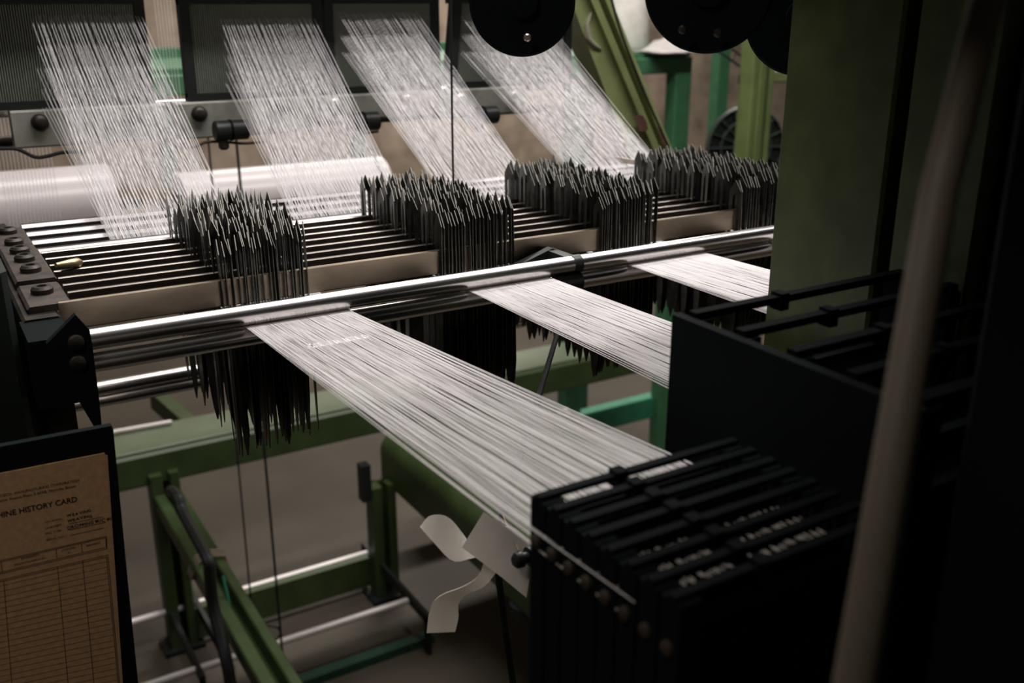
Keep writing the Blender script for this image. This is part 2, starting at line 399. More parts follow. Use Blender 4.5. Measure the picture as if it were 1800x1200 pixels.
BL = [(28, 262, 300, 262, (70, 215), None, 'dark grey cast block under the far left reed panel'),
      (315, 246, 560, 246, (350, 200), (378, 420, 231, 388, 257), 'grey cast block with round bolt under the second reed panel'),
      (566, 214, 762, 214, (588, 183), (612, 652, 216, 621, 241), 'grey cast block with domed bolt under the third reed panel'),
      (786, 206, 925, 206, (808, 175), (824, 862, 205, 838, 228), 'grey cast block with domed bolt under the fourth reed panel')]
for (xl, yl, xr, yr, bolt, clamp, lab) in BL:
    A = at(xl, yl, Y=1.29); B = at(xr, yr, Y=1.29)
    zb = A.z if clamp is None else at(xl, yl, Y=1.29).z
    t = thing('holder_block', ((A.x+B.x)/2, 1.3, zb), lab, 'block', 'blocks under the reed panels')
    MB().bbox((A.x, 1.290, zb), (B.x, 1.318, 1.3815), .002).build('plate', M['plategrey'], t)
    c = at(*bolt, Y=1.29)
    for dx in (0, .105 if xl < 700 else .09):
        m = MB(); m.lathe((c.x+dx, 1.290, c.z), (0,-1,0), [(0,.0098),(.003,.0098),(.006,.0078),(.0078,.004),(.0082,.001)], 20); m.build('bolt', M['spot'] if xl > 500 else M['darksteel'], t)
    if clamp:
        c0 = at(clamp[0], clamp[2], Y=1.265); c1 = at(clamp[1], clamp[2], Y=1.265)
        zc = c0.z; r = .0125
        m = MB(); m.rod((c0.x, 1.268, zc), (c1.x+.012, 1.268, zc), r, 24); m.build('clamp', M['rubber'], t, 'black round clamp')
        m = MB(); m.tube([(lerp(c0.x,c1.x,.62), 1.268, zc), (lerp(c0.x,c1.x,.72), 1.268, zc)], r+.0008, 24); m.build('clamp_ring', M['blackmatte'], t)
        nn = at(clamp[3], clamp[4], Y=1.268)
        m = MB(); m.lathe((nn.x+.004, 1.268, zc-r-.011), (0,0,1), [(0,.004),(.003,.0068),(.009,.0068),(.012,.005)], 12); m.build('nut', M['rust'], t)
SP = at(290, 184, Y=1.345)
single(MB().rod((-.1, 1.345, SP.z), (.88, 1.345, SP.z), .006, 20), 'support_shaft', M['chrome'], 'chrome shaft glimpsed in the gap beside the left reed panel', 'shaft')
SP = at(290, 231, Y=1.345)
single(MB().rod((-.1, 1.345, SP.z), (.88, 1.345, SP.z), .0065, 20), 'support_shaft', M['darksteel'], 'dull lower shaft running behind the grey cast blocks', 'shaft')
def cable(name, pts, r, m, lab, cat, group=None, n=8, sub=6):
    """smooth curve through points"""
    P = [Vector(p) for p in pts]; out = []
    for i in range(len(P)-1):
        p0 = P[max(i-1,0)]; p1 = P[i]; p2 = P[i+1]; p3 = P[min(i+2, len(P)-1)]
        for k in range(sub):
            t = k/sub
            out.append(.5*((2*p1)+(p2-p0)*t+(2*p0-5*p1+4*p2-p3)*t*t+(3*p1-p0-3*p2+p3)*t**3))
    out.append(P[-1])
    mb = MB(); mb.tube(out, r, n)
    return single(mb, name, m, lab, cat, group)
cable('black_wire', [at(x,y,Y=1.285) for x,y in ((-30,258),(0,261),(30,262),(62,276),(85,274),(110,268),(150,266))], .0022, M['cord'], 'black wire sagging under the far left grey block', 'wire')
cable('black_wire', [at(x,y,Y=1.28) for x,y in ((292,232),(298,250),(318,259),(345,257),(362,250),(390,249),(430,252),(470,248))], .0018, M['rust'], 'brown taped wire sagging under the second grey block', 'wire')
cable('black_wire', [at(x,y,Y=1.28) for x,y in ((595,232),(612,236),(640,234),(665,231))], .0018, M['rust'], 'brown wire under the black clamp of the third block', 'wire')

# rollers
for (xa, xb, Y, yp, px, r, lab) in ((-.35, .308, 1.9, 302, 0, .072, 'glossy white roller at the far left behind the upright threads'), (.435, .86, 1.95, 304, 315, .062, 'glossy white roller behind the two hanging black strings')):
    z = at(px, yp, Y=Y).z - r
    t = thing('white_roller', ((xa+xb)/2, Y, z-r), lab, 'roller', 'white rollers')
    MB().rod((xa, Y, z), (xb, Y, z), r, 48, ch=.003).build('drum', M['roller'], t)
    MB().rod((xa-.04, Y, z), (xb+.05, Y, z), .011, 16).build('axle', M['darksteel'], t)
    sx = -.2
    if xa < 0: MB().box((sx, Y-.03, 0), (sx+.025, Y+.03, z-.011 if xa > 0 else z-r)).build('stand', M['green'], t)

# ================================================================== strings and cords
cable('hanging_string', [(.509, 1.779, .118), (.5085, 1.779, .7), (.507, 1.779, 1.36)], .0026, M['cord'], 'long black string hanging to the pedal rod, right of the two', 'string', 'black strings hanging behind the bank')
LA = at(445, 1100, Y=1.80); LT = at(368, 262, Y=1.80)
cable('hanging_string', [LA, LA.lerp(LT, .5), (LT.x, 1.80, LT.z+.09)], .0019, M['cord'], 'thin black string tied with a loop to the slotted channel', 'string', 'black strings hanging behind the bank')
cable('string_loop', [at(x, y, Y=1.78) for x, y in ((392,1108),(420,1105),(447,1102),(470,1100),(488,1103),(493,1113),(485,1124),(470,1122),(455,1112),(447,1102))], .0022, M['cord'], 'black loop of string knotted at the slotted channel', 'string')
A = at(797, 318, Y=.945); B = at(795, 0, Y=.945)
cable('hanging_string', [(A.x, .945, 1.305), (A.x, .945, 1.40), (B.x, .945, 1.62)], .0012, M['cord'], 'black cord coming straight down in front of the third yarn sheet', 'cord')
P1 = Vector((.470, .681, 1.2595)); P2 = at(884, 905, Y=.50); P3 = at(876, 1010, Y=.49); P4 = at(888, 1110, Y=.49); P5 = at(902, 1200, Y=.49)
P6 = Vector((P5.x+.01, .49, .7)); P7 = Vector((P5.x+.015, .49, .004))
mb = MB(); mb.tube([P1, P1.lerp(P2,.2), P1.lerp(P2,.6), P2], [.0012,.0022,.0024,.0024], 8)
mb.tube([P2, P2.lerp(P3,.5), P3, P4, P5, P6, P7], .0024, 8)
single(mb, 'slanting_cable', M['cord'], 'black cable slanting down from the centre bracket past the white cloth', 'cable')
cable('tie_string', [P2, P2.lerp(at(912, 968, t=.575),.5), at(912, 968, t=.575)], .0005, M['twine'], 'thin brown string tied from the cable to the black knob', 'string')
cable('brace_cord', [at(x, y, Y=1.33) for x, y in ((1060,-60),(1082,25),(1100,80),(1140,180),(1182,275),(1195,330))], .0022, M['cord'], 'dark cord running along the right side of the olive brace', 'cord')
cable('back_cable', [at(x, y, Y=1.62) for x, y in ((618,225),(650,262),(672,308),(680,345))], .0022, M['cord'], 'dark bent cable behind the second and third yarn sheets', 'cable')

# ================================================================== green machine frame (low, on the floor)
g = thing('green_machine_frame', (.9, 1.9, 0), 'low green steel frame with two legs under the yarn sheets', 'frame')
# cross beam with raised pale top
ZTOP = .527; ZBOT = .443; YF = 2.197
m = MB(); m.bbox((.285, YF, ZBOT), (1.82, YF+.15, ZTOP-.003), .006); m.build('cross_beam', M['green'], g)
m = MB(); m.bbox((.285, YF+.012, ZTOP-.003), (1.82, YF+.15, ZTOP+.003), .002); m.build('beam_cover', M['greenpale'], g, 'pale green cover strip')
# wide side beam towards the camera, rounded long edges
xl, xr = .93, 1.445; zt = .4415; zb = .315; rr = .045
prof = [(xl, zb)]
for k in range(7):
    a = math.pi - k*(math.pi/2)/6; prof.append((xl+rr+rr*math.cos(a), zt-rr+rr*math.sin(a)))
for k in range(7):
    a = math.pi/2 - k*(math.pi/2)/6; prof.append((xr-.012+.012*math.cos(a), zt-.012+.012*math.sin(a)))
prof.append((xr, zb))
m = MB(); m.prism([(x, 1.41, z) for x, z in prof], (0, .785, 0)); 
for i in range(len(m.sm)): m.sm[i] = True
m.build('wide_beam', M['green'], g)
c = at(992, 727, Z=.4415)
m = MB(); m.lathe((c.x, c.y, .4415), (0,0,1), [(0,.019),(.003,.019),(.003,.012),(.014,.011),(.016,.008)], 16); m.build('bolt', M['spot'], g)
# side channel with slot, running towards the camera
xa = .392
m = MB(); m.bbox((xa-.033, .95, .385), (xa-.008, 2.25, .425), .003); m.bbox((xa+.010, .95, .385), (xa+.030, 2.25, .425), .003); m.box((xa-.03, .95, .380), (xa+.028, 2.25, .388))
m.build('slotted_channel', M['green'], g)
# legs: two flat strips with a slot between
for (lx, ly) in ((.388, 2.197), (.905, 2.14)):
    m = MB(); top = ZBOT+.03 if lx < .6 else .33
    m.bbox((lx-.034, ly-.02, 0), (lx-.006, ly+.03, top), .003); m.bbox((lx+.010, ly-.02, 0), (lx+.032, ly+.03, top), .003); m.box((lx-.03, ly+.02, 0), (lx+.03, ly+.028, top))
    lg = m.build('leg', M['green'], g)
    MB().box((lx-.05, ly-.035, 0), (lx+.045, ly+.045, .012)).build('foot_plate', M['black'], lg)
m = MB(); m.box((.905-.06, 2.12, .30), (.905-.035, 2.15, .40)); m.build('dark_stay', M['black'], g)
m = MB(); m.box((.42, 2.175, .02), (.875, 2.205, .105)); m.build('floor_rail', M['green'], g)
m = MB(); m.box((1.44, 1.60, .315), (1.47, 1.70, .36)); m.build('rubber_stop', M['rubber'], g)
c0 = at(905, 1060, X=.935)
m = MB(); m.lathe((.95, 1.52, .312), (0,0,-1), [(0,.03),(.03,.028),(.038,.02)], 18); m.build('rubber_foot', M['rubber'], g)
# twine wraps on the channel
tw = MB()
for k in range(3):
    y = 1.83+k*.012
    tw.tube([(xa-.040+.0, y, .40), (xa-.02, y, .432), (xa+.0, y+.003, .437), (xa+.03, y, .430), (xa+.036, y, .395), (xa, y, .372), (xa-.040, y, .40)], .003, 6)
single(tw, 'twine_wrap', M['twine'], 'brown twine wound round the slotted green channel', 'twine')
hz = [at(x, y, X=.344) for x, y in ((300,862),(312,872),(321,900),(345,945),(366,985),(369,1010),(374,1060),(388,1120),(400,1170),(410,1230))]
cable('dark_hose', hz, .011, M['rubber'], 'thick dark hose hanging beside the slotted green channel', 'hose')
cable('thin_rope', [at(x, y, X=.385) for x, y in ((392,1012),(402,1060),(404,1085),(396,1110))], .003, M['teal'], 'thin green rope drooping from the twine', 'rope')
bar = MB(); A = at(262, 688, Z=.50); B = at(335, 752, Z=.50)
bar.prism([A, A+Vector((.035,0,0)), B+Vector((.035,0,0)), B], (0,0,-.05)); single(bar, 'short_green_bar', M['green'], 'short green bar meeting the cross beam below the chrome rods', 'bar')
A = at(150, 768, Z=.537); B = at(302, 741, Z=.537)
single(MB().rod(A, B, .0055, 14), 'pink_rod', M['pinkrod'], 'short pale pink rod lying behind the green cross beam', 'rod')

# pedal frame on the floor
tf = g
for (y, x0, x1) in ((2.207, .20, .885), (1.948, .20, .880)):
    MB().rod((x0, y, .1), (x1, y, .1), .0085, 16).build('pedal_rod', M['pinkrod'], tf, 'bright steel rod')
for x in (.366, .430, .889):
    y1 = 1.85 if x > .8 else 1.90
    m = MB(); m.box((x-.005, y1, .085), (x+.005, 2.25, .112)); m.box((x-.005, 2.23, 0), (x+.005, 2.25, .1)); m.box((x-.005, y1, 0), (x+.005, y1+.02, .1)); m.build('side_bar', M['black'], tf)
MB().box((.20, 1.885, 0), (.92, 1.915, .022)).build('floor_bar', M['tealdark'], tf, 'teal floor bar')

# ================================================================== background rack
rk = thing('green_rack', (1.8, 2.45, 0), 'tall green steel rack behind the right-hand drop wires', 'rack')
YK = 2.36
TR = at(1221, 92, Y=YK); TZ = TR.z
m = MB(); m.bbox((.46, YK, TZ-.058), (TR.x-.0665, YK+.05, TZ-.0125), .003); m.build('front_rail', M['rack'], rk)
m = MB(); m.box((.46, YK+.02, TZ-.012), (TR.x, YK+.50, TZ)); m.build('shelf', M['rack'], rk)
m = MB(); m.bbox((.46, YK+.50, TZ-.045), (TR.x+.05, YK+.54, TZ+.025), .003); m.build('back_rail', M['rack'], rk)
lxr = TR.x-.066
for (x, y) in ((lxr, YK), (1.66, YK+.052), (lxr+.01, YK+.50), (at(640, 280, Y=YK).x, YK), (at(287, 200, Y=YK).x, YK)):
    MB().bbox((x, y+(0 if x > 1.2 else .052), 0 if x > 1.2 else 1.08), (x+(.062 if x > 1.2 else .03), y+(.05 if x > 1.2 else .09), TZ-.013), .004).build('leg' if x > 1.2 else 'hanging_post', M['rack'], rk)
m = MB(); m.bbox((1.10, 2.395, .175), (2.04, 2.44, .25), .003); m.build('stretcher', M['teal'], rk, 'teal lower stretcher')
cs = thing('yarn_package', at(1092, 60, Y=2.62), 'large white yarn package standing on the green rack', 'yarn package')
c = cs.location.copy(); c.z = TZ+.001; cs.location = c
m = MB(); m.lathe(c, (0,0,1), [(0,.082),(.01,.088),(.20,.080),(.22,.07)], 32); m.build('yarn', M['cloth'], cs)
m = MB(); m.lathe(c+Vector((0,0,.22)), (0,0,1), [(0,.02),(.03,.018)], 16); m.build('tube', M['kraft'], cs)
gx = at(1262, 150, Y=2.95).x; gp = MB().bbox((gx, 2.95, 0), (gx+.058, 3.0, 1.55), .004)
single(gp, 'green_post', M['rack'], 'slim green post behind the big rack, left of the black reel', 'post')
# crumpled white cloth
mb = MB(); L = []; R_ = []
c2 = at(1160, 90, Z=TZ+.004)+Vector((.02,-.03,0))
n = 9; vs = []
for i in range(n):
    for j in range(n):
        u = i/(n-1)-.5; v = j/(n-1)-.5
        h = .035*max(0, 1-(u*u+v*v)*5)+.012*math.sin(9*u+4*v)**2*max(0,1-(u*u+v*v)*3)
        vs.append(c2+Vector((u*.20, v*.16, h+.001)))
fs = [(i*n+j, (i+1)*n+j, (i+1)*n+j+1, i*n+j+1) for i in range(n-1) for j in range(n-1)]
mb.add(vs, fs, 0, True); mb.add([p-Vector((0,0,.003)) for p in vs], [tuple(reversed(f)) for f in fs], 0, True)
single(mb, 'rag', M['rag'], 'crumpled white rag lying on the green rack', 'rag')
c3 = at(990, 85, Z=TZ+.001)
single(MB().box((c3.x-.03, c3.y, TZ), (c3.x+.012, c3.y+.04, TZ+.036)), 'olive_block', M['green'], 'small olive block sitting on the green rack behind the black disc', 'block')

# olive upright post with ridges + side arm
def chan(poly_px, Y0, Y1, mb, mi=0):
    mb.prism([at(x, y, Y=Y0) for x, y in poly_px], (0, Y1-Y0, 0), mi)
YP = 1.85
ps = thing('olive_post', (at(1330, 280, Y=YP).x, YP, 0), 'ridged olive green upright post before the black reel', 'post')
xa = at(1313, 270, Y=YP).x; xb = at(1351, 270, Y=YP).x; w = xb-xa
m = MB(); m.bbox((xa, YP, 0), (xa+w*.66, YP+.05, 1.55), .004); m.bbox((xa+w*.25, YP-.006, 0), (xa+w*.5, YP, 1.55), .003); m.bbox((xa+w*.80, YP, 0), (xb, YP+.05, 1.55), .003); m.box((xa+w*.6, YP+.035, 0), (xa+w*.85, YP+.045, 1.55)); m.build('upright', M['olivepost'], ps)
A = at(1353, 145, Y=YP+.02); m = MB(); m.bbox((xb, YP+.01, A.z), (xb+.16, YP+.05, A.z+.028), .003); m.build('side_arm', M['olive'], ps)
# black reel flange behind the post
YS = 2.15
cc = at(1308, 258, Y=YS); R0 = .118
rl = thing('black_reel', cc, 'large black plastic reel with radial ribs behind the olive post', 'reel')
ax = Vector((-.35, -.93, 0)).normalized()
m = MB(); m.lathe(cc, ax, [(-.05,R0*.5),(-.004,R0*.5),(-.004,R0),(.004,R0)], 40); m.build('flange', M['plasticblack'], rl)
u = ax.cross(Vector((0,0,1))).normalized(); wv = ax.cross(u)
m = MB()
for k in range(16):
    a = 2*math.pi*k/16; d = u*math.cos(a)+wv*math.sin(a); s = ax.cross(d)*.0012
    p0 = cc+ax*.004+d*R0*.32; p1 = cc+ax*.004+d*R0*.97
    m.prism([p0-s, p1-s, p1+s, p0+s], ax*.012)
m.build('ribs', M['plasticblack'], rl)
for rad in (.99, .66, .34):
    m = MB(); m.lathe(cc, ax, [(.004,R0*rad),(.016,R0*rad),(.016,R0*rad-.003),(.004,R0*rad-.003)], 40); m.build('ring', M['plasticblack'], rl)
m = MB(); m.rod(cc-ax*.10, cc+ax*.018, .014, 16); m.build('hub', M['plasticblack'], rl)
m = MB(); m.box((cc.x-.012, cc.y+.055, 0), (cc.x+.02, cc.y+.085, cc.z+.02)); m.build('stand', M['rack'], rl)
# dangling hook wires with a black cup near the post
hk = thing('wire_hook', at(1300, 110, Y=1.9), 'black bent wires with a dark cup hanging left of the olive post', 'hook')
Lz = hk.location.copy()
m = MB(); m.tube([at(x, y, Y=1.9) for x, y in ((1255,86),(1275,98),(1300,116),(1322,120))], .0028, 6); m.tube([at(x, y, Y=1.9) for x, y in ((1285,85),(1300,96),(1318,112),(1322,118))], .0028, 6); m.tube([at(x, y, Y=1.9) for x, y in ((1295,92),(1288,104),(1283,108))], .002, 6); m.build('wire', M['cord'], hk)
c = at(1310, 150, Y=1.9); m = MB(); m.lathe(c, (0,0,1), [(0,.014),(.006,.019),(.028,.019),(.034,.014)], 18); m.build('cup', M['rubber'], hk)

# olive diagonal brace
dg = thing('olive_brace', at(1110, 265, Y=1.35), 'olive slanting channel brace with rust patches right of the rightmost yarn sheet', 'brace')
def q(x, y, Y): return at(x, y, Y=Y)
ext = lambda a, b, t: (a[0]+(b[0]-a[0])*t, a[1]+(b[1]-a[1])*t)
def slat(a0, b0, a1, b1, Y0, Y1, name, m, lab=None, t0=-.35, t1=6.2):
    """a sloped flat from (a0-a1 at its top) to (b0-b1 at its foot)"""
    pa = ext(a0, b0, t0); pb = ext(a1, b1, t0); pc = ext(a1, b1, t1); pd = ext(a0, b0, t1)
    mb = MB(); mb.prism([q(*pa, Y0), q(*pb, Y0), q(*pc, Y0), q(*pd, Y0)], (0, Y1-Y0, 0)); return mb.build(name, m, dg, lab)
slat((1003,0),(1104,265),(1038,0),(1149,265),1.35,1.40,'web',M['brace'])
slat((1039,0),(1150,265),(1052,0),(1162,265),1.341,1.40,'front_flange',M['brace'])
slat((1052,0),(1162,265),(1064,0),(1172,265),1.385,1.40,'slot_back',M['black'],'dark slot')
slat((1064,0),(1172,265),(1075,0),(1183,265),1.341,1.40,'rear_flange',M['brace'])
mb = MB(); mb.prism([q(x, y, 1.3405) for x, y in ((1117,207),(1121,201),(1130,203),(1137,214),(1139,227),(1131,232),(1123,229),(1121,218))], (0,.001,0)); mb.build('rust_patch', M['rustspot'], dg, 'rusty bare patch')
mb = MB(); mb.prism([q(x, y, 1.3405) for x, y in ((1154,222),(1158,226),(1178,262),(1172,266),(1166,252))], (0,.001,0)); mb.build('rust_patch', M['rustspot'], dg, 'rusty bare patch')
mb = MB(); mb.tube([q(x, y, 1.349) for x, y in ((1040,22),(1032,40),(1033,66),(1043,78),(1056,86))], [.002,.004,.0045,.004,.002], 8); mb.build('paint_smear', M['paintwhite'], dg, 'pale paint smear')
A = at(1060, 271, Z=1.318); B = at(1102, 279, Z=1.318)
lv = MB(); lv.prism([A, B, B+Vector((.004,-.02,0)), A+Vector((.004,-.02,0))], (0,0,-.006)); single(lv, 'beige_lever', M['lever'], 'small beige lever lying between the third and fourth clusters', 'lever')

# ================================================================== black discs hanging in the upper right
for (px, py, rpx, t, lab, spots) in ((918, 3, 93, .70, 'black round disc hanging over the rightmost yarn sheet', ((927,66),)), (1246, -22, 112, .62, 'large black round disc hanging right of the olive brace', ((1200,52),(1262,58))), (1412, 30, 100, .74, 'black round disc half hidden by the dark green plate', ())):
    c = at(px, py, t=t); R1 = rpx*t/F
    dvec = (Vector((0,0,H))-c).normalized(); ax = Vector((dvec.x, dvec.y, dvec.z*.3)).normalized()
    k = thing('hanging_disc', c, lab, 'disc', 'black hanging discs')
    m = MB(); m.lathe(c-ax*.006, ax, [(0,R1*.96),(.002,R1),(.004,R1*.97),(.008,R1*.97),(.010,R1),(.012,R1*.96),(.012,R1*.3),(.018,R1*.28)], 48); m.build('disc', M['blackmatte'], k)
    for (sx, sy) in spots:
        s = at(sx, sy, t=t-.008); m = MB(); m.lathe(s, ax, [(0,.0028),(.002,.0028),(.003,.0018)], 10); m.build('bolt', M['spot'] if len(spots) == 1 else M['darksteel'], k)
    m = MB(); m.box((c.x-.012, c.y+.008, c.z), (c.x+.012, c.y+.016, c.z+(.30 if t > .65 else .052))); m.build('hanger', M['black'], k)

# ================================================================== dark green side plates and foreground machine
sp = thing('side_plate', (.51, .44, 0), 'big dark green side plate standing right of the fourth cluster', 'plate')
MB().bbox((.500, .394, 0.9), (.515, .4815, 1.558), .002).build('sheet', M['platedark'], sp)
MB().box((.515, .40, 0), (.53, .47, .95)).build('stand', M['black'], sp)
sq = thing('side_plate', (.51, .37, 0), 'narrow dark green side plate between the black gap and grey pole', 'plate')
MB().bbox((.500, .33, 0.9), (.515, .3845, 1.558), .002).build('sheet', M['platedark'], sq)
MB().box((.515, .335, 0), (.53, .38, .95)).build('stand', M['black'], sq)
MB().box((.53, .31, .0), (.60, .465, 1.55)).build('machine_column', M['blackmatte']).update_tag()
o = bpy.data.objects['machine_column']; o['label'] = 'black machine column behind the dark green side plates'; o['category'] = 'machine column'
# leaning pole
A = at(1735, 0, t=.29); B = at(1500, 1200, t=.26); d = B-A
pts = [A-d*.04, A, at(1652, 330, t=.283), at(1590, 680, t=.273), B, Vector((B.x, B.y, 0))]
pole = MB(); pole.tube(pts, .0052, 20); single(pole, 'leaning_pole', M['belt'], 'grey brown pole leaning across the dark foreground at the right', 'pole')
# black machine body at the right edge
bx = thing('black_machine', (.42, .2, 0), 'black machine body filling the lower right corner', 'machine')
MB().bbox((.335, .02, .2), (.62, .215, 1.485), .004).build('housing', M['blackmatte'], bx)
MB().box((.36, .04, 0), (.60, .20, .2)).build('plinth', M['black'], bx)

# unseen slab added above the frame to shade the foreground
mh = thing('overhead_shade', (.9, .1, 1.56), 'unseen black slab added overhead to shade the heddle stacks', 'machine')
MB().bbox((.17, -.5, 1.56), (1.6, .35, 1.9), .01).build('housing', M['blackmatte'], mh)
MB().bbox((.40, .35, 1.56), (1.6, .56, 1.9), .01).build('front_shade', M['blackmatte'], mh)
# heddle frames
def heddle_frame(x0, x1, y, zt, zb, lab, group, boltz, rail_h=.0022, th=.0042, nw=40, bolt=True, drop=0):
    t = thing('heddle_frame', ((x0+x1)/2, y, zb), lab, 'heddle frame', group)
    m = MB(); m.box((x0, y-th/2, zt-rail_h), (x1, y+th/2, zt)); m.build('top_rail', M['heddle'], t)
    m = MB(); m.box((x0, y-.0052, zb), (x0+.010, y+.0052, zt-rail_h)); m.build('side_stile', M['blackmatte'], t)
    m = MB(); m.box((x1-.010, y-.0052, zb), (x1, y+.0052, zt-rail_h)); m.build('side_stile', M['blackmatte'], t)
    m = MB(); m.box((x0, y-th/2, zb-.012), (x1, y+th/2, zb)); m.build('bottom_rail', M['heddle'], t)
    zh = zt-rail_h
    if drop:
        zh = zt-drop-.005; m = MB(); m.box((x0+.010, y-th/2, zh), (x1-.010, y+th/2, zt-drop)); m.build('lower_rail', M['heddle'], t)
    m = MB()
    for k in range(nw):
        x = x0+.012+(x1-x0-.024)*(k+.5)/nw; m.box((x-.0003, y-.0012, zb), (x+.0003, y+.0012, zh))
    m.build('heddle_wires', M['blackmatte'], t)
    m = MB(); xm = x0+(x1-x0)*.38; m.box((xm-.003, y-th/2-.001, zt-rail_h-.004), (xm+.003, y+th/2+.001, zt+.0015)); m.build('rail_hook', M['heddle'], t)
    if bolt:
        m = MB(); m.lathe((x0, y, boltz), (-1,0,0), [(0,.0030),(.0015,.0030),(.0022,.002)], 12); m.build('bolt', M['rust'], t)
for k, y in enumerate((.305, .293, .281, .269, .257, .245, .233, .221)):
    heddle_frame(.197, .305, y, 1.310, .95, 'black heddle frame of the near stack, %s' % ('farthest from the camera' if k == 0 else ORD[k]+' from its far side'), 'heddle frames of the near stack', 1.289, drop=.011)
for k, y in enumerate((.368, .334, .300, .266, .232)):
    heddle_frame(.331, .494, y, 1.350, .95, 'black heddle frame of the far tall stack, %s' % ('farthest from the camera' if k == 0 else ORD[k]+' from its far side'), 'heddle frames of the far stack', 1.275, .004, .006, 60, True, .042)
# tall black side cheek of the far stack
ck = MB().bbox((.3235, .225, .93), (.3295, .377, 1.348), .002); single(ck, 'stack_cheek', M['blackmatte'], 'tall black cheek plate closing the left side of the far heddle stack', 'cheek plate')
hs = thing('harness_stand', (.3, .27, 0), 'black stand carrying both heddle stacks', 'stand')
MB().box((.19, .215, .90), (.50, .375, .936)).build('table', M['blackmatte'], hs)
MB().box((.21, .22, 0), (.29, .36, .90)).build('post', M['blackmatte'], hs)
MB().box((.40, .22, 0), (.48, .36, .90)).build('post', M['blackmatte'], hs)
# knob on its shaft
ks = thing('shaft_knob', at(905, 985, t=.58), 'black round knob with a bright glint beside the white cloth', 'knob')
A = at(903, 987, t=.58)
m = MB(); m.lathe(A, (1,0,0), [(0,.003),(.0016,.0046),(.0055,.0048),(.006,.0035),(.0095,.0035),(.010,.006),(.016,.006),(.0165,.004),(.05,.004)], 20); m.build('knob', M['rubber'], ks)

# white cloth strips tied to the knob shaft
cl = thing('cloth_tie', at(880, 980, t=.60), 'white felt strips tied beside the black knob, tails hanging', 'cloth')
def ribbon(name, Lp, Rp, ts, lab=None):
    n = 14; out = []
    def cr(P, ts):
        V = [at(x, y, t=t) for (x, y), t in zip(P, ts)]; res = []
        for i in range(n):
            s = i/(n-1)*(len(V)-1); k = min(int(s), len(V)-2); t = s-k
            p0 = V[max(k-1,0)]; p1 = V[k]; p2 = V[k+1]; p3 = V[min(k+2, len(V)-1)]
            res.append(.5*((2*p1)+(p2-p0)*t+(2*p0-5*p1+4*p2-p3)*t*t+(3*p1-p0-3*p2+p3)*t**3))
        return res
    mb = MB(); mb.strip(cr(Lp, ts[0]), cr(Rp, ts[1]), .0008); mb.build(name, M['cloth'], cl, lab)
ribbon('cloth_band', ((850,900),(888,925),(940,955)), ((812,962),(870,1005),(925,1050)), ((0.595,0.592,0.595),(0.592,0.589,0.592)))
ribbon('cloth_loop', ((838,975),(812,937),(786,908),(756,906),(741,924)), ((862,972),(826,982),(795,986),(764,955),(739,926)), ((0.608,0.608,0.606,0.602,0.602),(0.602,0.599,0.596,0.596,0.600)))
ribbon('cloth_tail', ((853,975),(842,1010),(815,1030),(774,1046),(756,1070),(750,1112)), ((876,1000),(852,1030),(822,1043),(806,1060),(806,1085),(800,1110)), ((0.610,0.610,0.610,0.612,0.614,0.614),(0.610,0.610,0.612,0.614,0.614,0.614)))
ribbon('cloth_tail', ((888,925),(905,928),(924,944)), ((890,955),(905,962),(925,962)), ((0.600,0.602,0.604),(0.600,0.602,0.604)))

# ================================================================== left casing, plates
cs = thing('machine_casing', (-.05, .8, 0), 'dark green machine casing at the left edge above the history card', 'casing')
xe = at(33, 600, Y=.70).x
MB().bbox((-.30, .700, 0), (xe, 1.00, 1.335), .004).build('housing', M['casing'], cs)
A = at(30, 560, Y=.80); B = at(72, 620, Y=.80)
zb = at(78, 706, Y=.80).z
MB().bbox((A.x-.03, .80, zb), (min(B.x, .049), .806, 1.292), .002).build('side_plate', M['casinggrey'], cs, 'dark grey side plate')
c0 = at(80, 642, Y=.81); c1 = at(88, 672, Y=.81)
MB().bbox((c0.x-.004, .806, c1.z), (c1.x, .815, c0.z), .002).build('catch', M['rubber'], cs)
a = at(58, 715, Y=.80); b = at(100, 765, Y=.80)
m = MB(); m.prism([a, at(78,716,Y=.80), at(92,745,Y=.80), b, at(60,765,Y=.80)], (0,.02,0)); m.build('foot_lug', M['casing'], cs)
c = at(95, 752, Y=.795); m = MB(); m.lathe(c, (0,-1,0), [(0,.008),(.008,.008),(.010,.006)], 14); m.build('bolt', M['rubber'], cs)

# ================================================================== machine history card in its black holder
hd = thing('card_holder', at(100, 950, Y=.604), 'black flat holder fixed to the casing, framing the history card', 'holder')
def P(x, y, Y=.6): return at(x, y, Y=Y)
def ex(a, b, t): return (a[0]+(b[0]-a[0])*t, a[1]+(b[1]-a[1])*t)
brb = ex((197,748), (243,1200), 1.35); 
TL0 = ex((197,748), (0,785), 2.6)
BLp = (TL0[0]+60, brb[1]+60)
m = MB(); m.prism([P(197,748), P(*brb), P(*BLp), P(*TL0)], (0,.005,0)); m.build('back', M['blackmatte'], hd)
m = MB(); m.prism([P(199,752,.5985), P(*ex((203,752),(243,1200),1.35),.5985), P(*ex((232,1200),(191,797),-.35),.5985), P(190,793,.5985)], (0,.0015,0)); m.build('side_lip', M['blackmatte'], hd)
m = MB(); m.box((-.06, .605, 1.13), (.02, .70, 1.20)); m.build('mount', M['blackmatte'], hd)
YC = .5988
def cardline(mb, a, b, w=.00028, mi=1):
    p, q_ = P(*a, YC-.0002), P(*b, YC-.0002); d = (q_-p).normalized(); nn = Vector((-d.z, 0, d.x))*w*.5
    mb.add([p-nn, p+nn, q_+nn, q_-nn], [(0,1,2,3)], mi)
